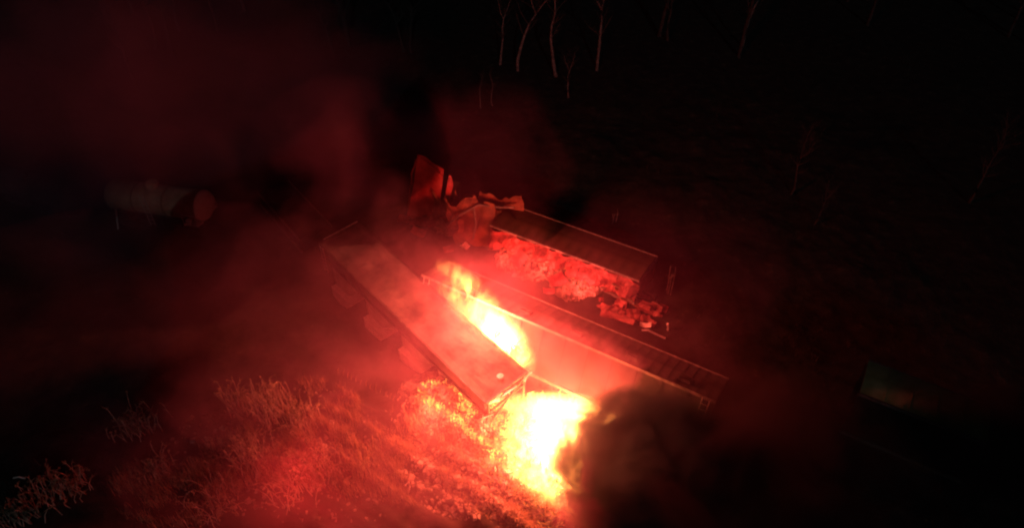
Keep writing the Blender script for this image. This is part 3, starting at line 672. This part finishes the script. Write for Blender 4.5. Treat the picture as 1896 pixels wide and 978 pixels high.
def lick_mat(name, s0, s1):
    m = bpy.data.materials.new(name); m.use_nodes = True; t = m.node_tree; t.nodes.clear()
    out = N(t, 'ShaderNodeOutputMaterial'); e = N(t, 'ShaderNodeEmission'); g = N(t, 'ShaderNodeNewGeometry'); nz = N(t, 'ShaderNodeTexNoise'); nz.inputs['Scale'].default_value = 1.3
    t.links.new(g.outputs['Position'], nz.inputs['Vector']); mr = N(t, 'ShaderNodeMapRange'); mr.inputs['From Min'].default_value = .35; mr.inputs['From Max'].default_value = .65; mr.inputs['To Min'].default_value = s0; mr.inputs['To Max'].default_value = s1
    t.links.new(nz.outputs['Fac'], mr.inputs['Value']); t.links.new(mr.outputs[0], e.inputs[1]); e.inputs[0].default_value = (1, .27, .045, 1); t.links.new(e.outputs[0], out.inputs['Surface']); return m
def licks(name, path, n, wid, mt, label, seed, h=(.08, .35)):
    "small thick tongues of flame along a path of (px, py)"
    rr = random.Random(seed); m = MB()
    for _ in range(n):
        i = rr.randrange(len(path) - 1); t = rr.random(); px = path[i][0] * (1 - t) + path[i + 1][0] * t + rr.gauss(0, wid); py = path[i][1] * (1 - t) + path[i + 1][1] * t + rr.gauss(0, wid * .6)
        p = at(px, py); z = gh(p.x, p.y); hh = rr.uniform(*h); r0 = rr.uniform(.02, .05); lx, ly = rr.gauss(0, .12), rr.gauss(0, .12)
        m.tube([(p.x, p.y, z - .02), (p.x + lx * .3, p.y + ly * .3, z + hh * .5), (p.x + lx, p.y + ly, z + hh)], [r0, r0 * .9, r0 * .15], 4, cap=False)
    return tag(m.build(name, mt), label, 'fire', kind='stuff')
def tongues(path, n, wid, label, seed, h, r):
    rr = random.Random(seed); m = MB()
    for _ in range(n):
        i = rr.randrange(len(path) - 1); t = rr.random(); a, b = path[i], path[i + 1]
        p = at(a[0] + (b[0] - a[0]) * t + rr.gauss(0, wid), a[1] + (b[1] - a[1]) * t + rr.gauss(0, wid * .6), a[2]); hh = rr.uniform(*h); r0 = rr.uniform(*r); dx, dy = rr.gauss(.1, .2) * hh, rr.gauss(.1, .2) * hh
        if a[2] < 1: p.z = gh(p.x, p.y)
        m.tube([p, p + Vector((dx * .2, dy * .2, hh * .3)), p + Vector((-dx * .3, dy * .4, hh * .65)), p + Vector((dx, dy, hh))], [r0 * .6, r0, r0 * .6, r0 * .05], 6)
    return tag(m.build('flame_tongues', TM, smooth=True), label, 'fire', kind='stuff')
TM = lick_mat('flame tongues', .8, 7.0)
tongues([(958, 745, 0), (950, 790, 0), (960, 840, 0), (1000, 880, 0), (1070, 910, 0)], 70, 9, 'tongues of flame along the left rim of the burning pool', 51, (.25, .9), (.04, .12))
tongues([(850, 545, 3.0), (880, 590, 2.6), (930, 645, 2.4), (962, 672, 2.2)], 46, 6, 'tongues of flame rising beside the roof edge of the hopper car', 52, (.4, 1.4), (.04, .13))
tongues([(975, 745, 0), (1040, 742, 0), (1120, 760, 0)], 40, 5, 'tongues of flame along the back of the burning pool', 53, (.3, 1.0), (.04, .12))
LM2 = lick_mat('spill embers', .3, 2.0)
licks('burning_grass', [(930, 455), (980, 490), (1040, 520), (1090, 548)], 260, 10, LM2, 'embers glowing in the spilled rubble before the battered boxcar', 26, h=(.05, .2))
LM = lick_mat('small flames', .6, 6.0)
licks('burning_grass', [(785, 745), (800, 775), (850, 800), (900, 835), (960, 890), (1060, 925)], 700, 6, LM, 'line of small flames eating along the edge of the bank', 21)
licks('burning_grass', [(860, 800), (880, 765), (905, 750), (930, 780), (960, 800)], 500, 9, LM, 'knot of small flames at the near end of the hopper car', 22)
licks('burning_grass', [(940, 800), (960, 830), (1000, 880), (1070, 915)], 700, 12, LM, 'small flames at the left rim of the burning pool', 23)
licks('burning_grass', [(790, 742), (830, 748), (870, 765), (850, 800)], 300, 6, LM, 'small flames ringing the dark patch near the hopper car', 24)
licks('burning_grass', [(900, 870), (960, 920), (1040, 970)], 260, 16, lick_mat('embers', .1, 1.0), 'scattered embers lower down the bank', 25)

# ------------------------------------------------------------------ smoke
def smoke_mat(dens, col, seed, scale=.22, lo=.38, hi=.62, soft=.6, amp=1.6, detail=4, stretch=(1, 1, 1), aniso=0.1, bulk=None):
    m = bpy.data.materials.new('smoke'); m.use_nodes = True; t = m.node_tree; t.nodes.clear()
    out = N(t, 'ShaderNodeOutputMaterial'); tc = N(t, 'ShaderNodeTexCoord'); geo = N(t, 'ShaderNodeNewGeometry')
    mp = N(t, 'ShaderNodeMapping'); mp.inputs['Location'].default_value = (seed * 13.7, seed * 7.1, seed * 3.3); mp.inputs['Scale'].default_value = stretch
    t.links.new(geo.outputs['Position'], mp.inputs['Vector'])
    nz = N(t, 'ShaderNodeTexNoise'); nz.inputs['Scale'].default_value = scale; nz.inputs['Detail'].default_value = detail; nz.inputs['Roughness'].default_value = .58; nz.inputs['Distortion'].default_value = .7
    t.links.new(mp.outputs[0], nz.inputs['Vector'])
    ln = N(t, 'ShaderNodeVectorMath', operation='LENGTH'); t.links.new(tc.outputs['Object'], ln.inputs[0])
    # the edge of the puff is pushed in and out by the noise, so it billows
    edge = mth(t, 'ADD', mth(t, 'SUBTRACT', 1.0, ln.outputs['Value']), mth(t, 'MULTIPLY', mth(t, 'SUBTRACT', nz.outputs['Fac'], hi), amp))
    mr = N(t, 'ShaderNodeMapRange', interpolation_type='SMOOTHSTEP'); mr.inputs['From Min'].default_value = 0; mr.inputs['From Max'].default_value = soft
    t.links.new(edge, mr.inputs['Value'])
    rim = mth(t, 'MULTIPLY', mth(t, 'SUBTRACT', 1.0, ln.outputs['Value'], clamp=True), 6.0, clamp=True)
    f = mth(t, 'MULTIPLY', mr.outputs[0], rim)
    v = N(t, 'ShaderNodeVolumePrincipled'); v.inputs['Color'].default_value = (*col, 1); v.inputs['Anisotropy'].default_value = aniso
    t.links.new(mth(t, 'MULTIPLY', f, dens), v.inputs['Density']); t.links.new(v.outputs[0], out.inputs['Volume']); return m
PALE = (.74, .36, .58); MID = (.55, .22, .42); BLACK = (.12, .15, .15); DARK = (.06, .08, .08)
def smoke(px, py, z, size, rot, dens, col, seed, label, **kw):
    return puff('smoke', at(px, py, z), size, rot, smoke_mat(dens, col, seed, **kw), label, 'smoke')
smoke(1000, 680, 3.5, (17, 11, 6.0), (0, 0, az), .017, PALE, 1, 'thin bright smoke hanging over the two burning railcars', hi=.5, soft=.5, amp=1.8, scale=.3)
smoke(640, 870, 3.5, (14, 10, 5), (0, 0, 10), .038, PALE, 2, 'glowing red smoke rolling over the slope at the lower left', hi=.52, soft=.6, amp=2.6, scale=.34, detail=6)
smoke(650, 560, 5.0, (15, 11, 7), (0, 0, -10), .014, PALE, 3, 'red smoke drifting over the far end of the hopper car', hi=.52, amp=2.8, scale=.34, detail=6)
smoke(1200, 870, 3.5, (5.2, 4.4, 4.4), (0, 0, 0), 1.8, BLACK, 4, 'dense black smoke boiling up at the right of the burning pool', hi=.52, soft=.3, scale=.42, amp=2.2, detail=7)
smoke(1380, 900, 4.5, (9, 7, 5), (0, 0, 0), .3, (.09, .06, .07), 5, 'dark smoke spreading at the bottom right', hi=.52, soft=.5, scale=.22, amp=2.2)
smoke(1130, 930, 2.6, (3.2, 3.0, 2.6), (0, 0, 0), .5, MID, 6, 'dull red smoke at the foot of the black cloud', hi=.52, soft=.4, scale=.45, amp=2.2)
smoke(260, 200, 9.0, (26, 16, 12), (0, 0, 0), .036, PALE, 7, 'large dim red smoke cloud at the upper left', hi=.5, scale=.11, amp=2.2)
smoke(280, 620, 4.0, (18, 11, 6), (0, 0, 0), .012, PALE, 8, 'dim red smoke low on the left side', hi=.52, scale=.16, amp=2.2)
smoke(880, 310, 6.0, (8, 8, 7), (0, 0, 0), .02, MID, 9, 'red smoke rising behind the upended railcar', hi=.52, amp=2.2)
smoke(1240, 500, 4.5, (9, 9, 5), (0, 0, -30), .016, MID, 10, 'thin red smoke at the right end of the battered boxcar', hi=.52, amp=2)
smoke(650, 300, 8.0, (7, 6, 6), (0, 0, 0), .05, MID, 11, 'small red puff left of the upended railcar', hi=.54, amp=2.2)
smoke(1075, 680, 3.4, (6.5, 2.6, 2.6), (0, 0, az), .26, PALE, 12, 'bright orange smoke trapped between the long boxcar and the burning pool', hi=.5, amp=2, scale=.5)
smoke(1640, 760, 4.5, (7, 5, 4), (0, 0, 0), .09, DARK, 13, 'faint smoke veil over the green roofed boxcar', hi=.5, amp=2, scale=.3)
smoke(1850, 830, 4.0, (5, 4, 3.5), (0, 0, 0), .5, (.09, .06, .07), 14, 'dark smoke hiding the right end of the green roofed boxcar', hi=.48, amp=1.6, scale=.3)
smoke(870, 425, 2.4, (3.6, 2.6, 2.0), (0, 0, 0), .08, MID, 15, 'red smoke caught round the crumpled hull', hi=.5, amp=2.2, scale=.45)
smoke(150, 340, 4.0, (7, 3.5, 3), (0, 0, 0), .14, MID, 16, 'dim smoke round the farther tank car', hi=.48, amp=1.6, scale=.3)
smoke(480, 450, 4.0, (9, 6, 4), (0, 0, 20), .012, PALE, 17, 'wisps of dim red smoke between the tank car and the hopper car', hi=.54, soft=.4, amp=3.2, scale=.4, detail=6)
smoke(690, 925, 2.0, (6.5, 4, 2.2), (0, 0, 15), .05, PALE, 18, 'pinkish smoke hugging the ground at the bottom of the slope', hi=.52, soft=.5, amp=2.6, scale=.45, detail=6)
smoke(330, 800, 3.0, (7, 5, 3.5), (0, 0, 0), .03, PALE, 19, 'torn crimson smoke over the dim shrubs at the lower left', hi=.54, soft=.4, amp=3.2, scale=.35, detail=6)
smoke(790, 500, 4.6, (5, 3, 2.4), (0, 0, az - 10), .045, PALE, 20, 'pale smoke streaming over the middle of the hopper car', hi=.53, soft=.4, amp=3.0, scale=.6, detail=6)
